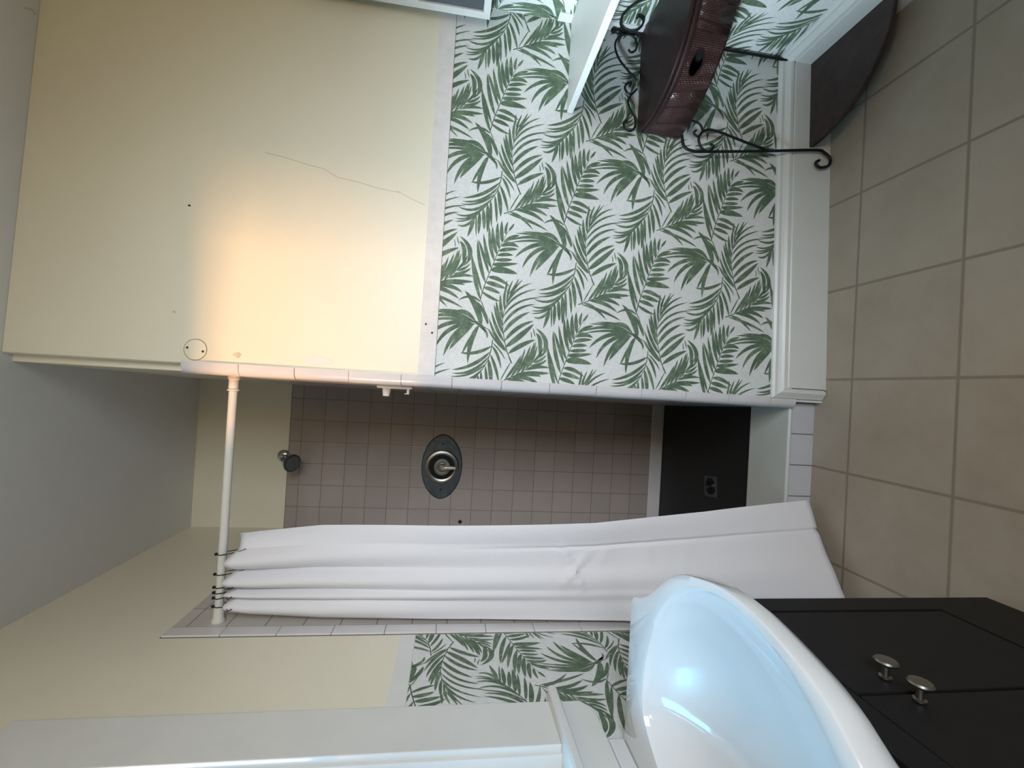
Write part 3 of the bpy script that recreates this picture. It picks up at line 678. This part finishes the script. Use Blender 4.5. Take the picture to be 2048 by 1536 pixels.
# body of the front is a ring of quads around the hole, then plain quads to each side
def rect_pt(a, ph0, ph1):
    c, s_ = math.cos(a), math.sin(a); hx, hz0, hz1 = (ph1 - ph0) / 2, ZD0, ZD1
    tx = hx / abs(c) if abs(c) > 1e-6 else 1e9; tz = ((hz1 - HZ) if s_ > 0 else (HZ - hz0)) / abs(s_) * (1 / .375) if abs(s_) > 1e-6 else 1e9
    t_ = min(tx, tz); return HC + c * t_, HZ + s_ * t_ * .375
def addf(q, nrm=None):
    vs = [b.verts.new(front_pt(ph, z)) for ph, z in q]; f = b.faces.new(vs)
    for lp, (ph, z) in zip(f.loops, q): lp[uvl].uv = (z, ph * .375)
PH0, PH1 = HC - .20, HC + .20; nA = 64
for k in range(nA):
    a0, a1 = 2 * pi * k / nA, 2 * pi * (k + 1) / nA
    i0 = (HC + HA / .375 * math.cos(a0), HZ + HBz * math.sin(a0)); i1 = (HC + HA / .375 * math.cos(a1), HZ + HBz * math.sin(a1))
    o0, o1 = rect_pt(a0, PH0, PH1), rect_pt(a1, PH0, PH1)
    for j in range(8):
        f0, f1 = j / 8, (j + 1) / 8; L = lambda p, q, t_: (p[0] + (q[0] - p[0]) * t_, p[1] + (q[1] - p[1]) * t_)
        addf([L(i0, o0, f0), L(i0, o0, f1), L(i1, o1, f1), L(i1, o1, f0)])
for (pa, pb, n_) in ((0.0, PH0, 54), (PH1, pi / 2, 64)):
    for k in range(n_):
        a, c = pa + (pb - pa) * k / n_, pa + (pb - pa) * (k + 1) / n_; addf([(a, ZD0), (c, ZD0), (c, ZD1), (a, ZD1)])
bmesh.ops.remove_doubles(b, verts=b.verts[:], dist=2e-5)
df = build('drawer_front', b, M['wicker'], et, smooth=60)
md = df.modifiers.new('thick', 'SOLIDIFY'); md.thickness = .006; md.offset = 0
b = BM(); ring = [front_pt(HC + HA * 1.04 / .375 * math.cos(2 * pi * k / 40), HZ + HBz * 1.06 * math.sin(2 * pi * k / 40), -.002) for k in range(40)]
tube(b, ring, .0028, 8, closed=True); build('hole_rim', b, M['wicker'], df, smooth=True)
for ph in (.03, .20, .38, .97, 1.12, 1.30, 1.54):   # raised stakes of the weave
    b = BM(); tube(b, [front_pt(ph, ZD0 + .004, -.001), front_pt(ph, ZD1 - .004, -.001)], .0032, 8); build('weave_rib', b, M['wicker'], df, smooth=True)
b = BM(); prism(b, quarter(.322, .003), ZD0 - .004, ZD0 + .006); build('drawer_bottom', b, M['wood'], et, bevel=.002)
b = BM(); prism(b, quarter(.300, .004, inset=.004), ZD0 + .007, ZD1 - .002); build('drawer_box', b, M['hole'], et)
b = BM(); box(b, -.322, -.012, ZD0, -.004, -.003, ZD1); build('side_panel', b, M['wicker'], et, bevel=.002)
b = BM(); box(b, -.012, -.322, ZD0, -.003, -.012, ZD1); build('side_panel', b, M['wicker'], et, bevel=.002)
# low shelf
b = BM(); prism(b, quarter(.310, .008), .068, .082); build('bottom_shelf', b, M['shelfwood'], et, bevel=.003)
# iron work
b = BM(); tube(b, [(-.006, -.006, 0), (-.006, -.006, .775)], .0048, 10)
lathe(b, [(.004, .775), (.008, .779), (.009, .787), (.006, .794), (.0095, .798), (.0095, .806), (.004, .811)], (-.006, -.006, 0), 'Z', 14)
build('corner_post', b, M['iron'], et, smooth=40)
MAIN = [(0.846, 0.560), (0.809, 0.55), (0.798, 0.519), (0.803, 0.465), (0.831, 0.267), (0.8605, 0.074), (0.856, 0.035), (0.836, 0.012), (0.812, 0.020), (0.802, 0.052), (0.816, 0.068), (0.827, 0.054)]
SC1 = [(0.9, 0.545), (0.9, 0.523), (0.892, 0.498), (0.87, 0.488), (0.85, 0.503), (0.86, 0.518), (0.87, 0.51)]
DIAG = [(0.835, 0.242), (0.853, 0.33), (0.877, 0.437), (0.874, 0.479), (0.845, 0.5), (0.814, 0.49), (0.803, 0.465), (0.823, 0.447), (0.83, 0.46)]
G1 = [(1.121, 0.75), (1.113, 0.742), (1.12, 0.728), (1.14, 0.721), (1.164, 0.73), (1.173, 0.752), (1.167, 0.774), (1.15, 0.791), (1.121, 0.796), (1.083, 0.78), (1.048, 0.747), (1.021, 0.716)]
G2 = [(0.996, 0.742), (1.008, 0.736), (1.006, 0.748), (0.99, 0.757), (0.973, 0.747), (0.973, 0.731), (0.991, 0.716)]
G3 = [(0.969, 0.734), (0.946, 0.744), (0.919, 0.735), (0.894, 0.719), (0.863, 0.717), (0.846, 0.732), (0.852, 0.751), (0.87, 0.755), (0.881, 0.743)]
for mirror in (False, True):
    fx = swap if mirror else (lambda p: p)
    b = BM(); sp_ = spline(fx(wscroll(MAIN)), 8); tube(b, sp_, .0048, 10)
    leg = build('leg', b, M['iron'], et, smooth=True)
    b = BM(); tube(b, spline(fx(wscroll(DIAG)), 8), .0042, 8); tube(b, spline(fx(wscroll(SC1)), 8), .0038, 8); build('scroll', b, M['iron'], leg, smooth=True)
    b = BM()
    for G in (G1, G2, G3): tube(b, spline(fx(wscroll(G, -.009)), 8), .0034, 8)
    build('gallery_scroll', b, M['iron'], et, smooth=True)

# ------------------------------------------------------------------ white wall shelf and wall cabinet in the right corner
b = BM(); prism(b, [(W(.885).x, W(.885).y - .003), (W(SR).x - .002, W(SR).y - .003), (XR - .002, .35), (.955, .35)], .925, .945)
shf = build('wall_shelf', b, M['white'], bevel=.002); tag(shf, 'long white shelf board along the right wall above the corner stand', 'shelf')
wc = empty('wall_cabinet', (XR, .95, 1.2)); tag(wc, 'white wall cabinet with grey lower panel at the right edge above the shelf', 'cabinet')
def cbox(name, x0, y0, z0, x1, y1, z1, mt, parent=wc, bevel=.0015):
    b = BM(); box(b, x0 - XR, y0 - .95, z0 - 1.2, x1 - XR, y1 - .95, z1 - 1.2); return build(name, b, mt, parent, bevel=bevel)
cbox('body', 1.158, .55, 1.212, XR - .003, 1.387, 1.75, M['white'])
fr = BM()
for (y0, z0, y1, z1) in ((.55, 1.212, 1.387, 1.232), (.55, 1.430, 1.387, 1.446), (.55, 1.73, 1.387, 1.75), (1.362, 1.232, 1.387, 1.430), (1.362, 1.446, 1.387, 1.73), (.55, 1.232, .57, 1.43), (.55, 1.446, .57, 1.73)):
    box(fr, 1.150 - XR, y0 - .95, z0 - 1.2, 1.1578 - XR, y1 - .95, z1 - 1.2)
build('frame', fr, M['white'], wc)
cbox('mirror_panel', 1.1535, .572, 1.234, 1.1575, 1.360, 1.428, M['mirrorgrey'])
cbox('door', 1.1515, .574, 1.452, 1.1575, 1.356, 1.726, M['plastic'])
cbox('seal', 1.1525, .572, 1.447, 1.1575, 1.361, 1.4515, M['dark'], bevel=0)
cbox('highlight_strip', 1.1480, 1.30, 1.50, 1.1512, 1.352, 1.506, M['chrome'], bevel=0)  # chrome sliver put in for the white highlight on the upper door
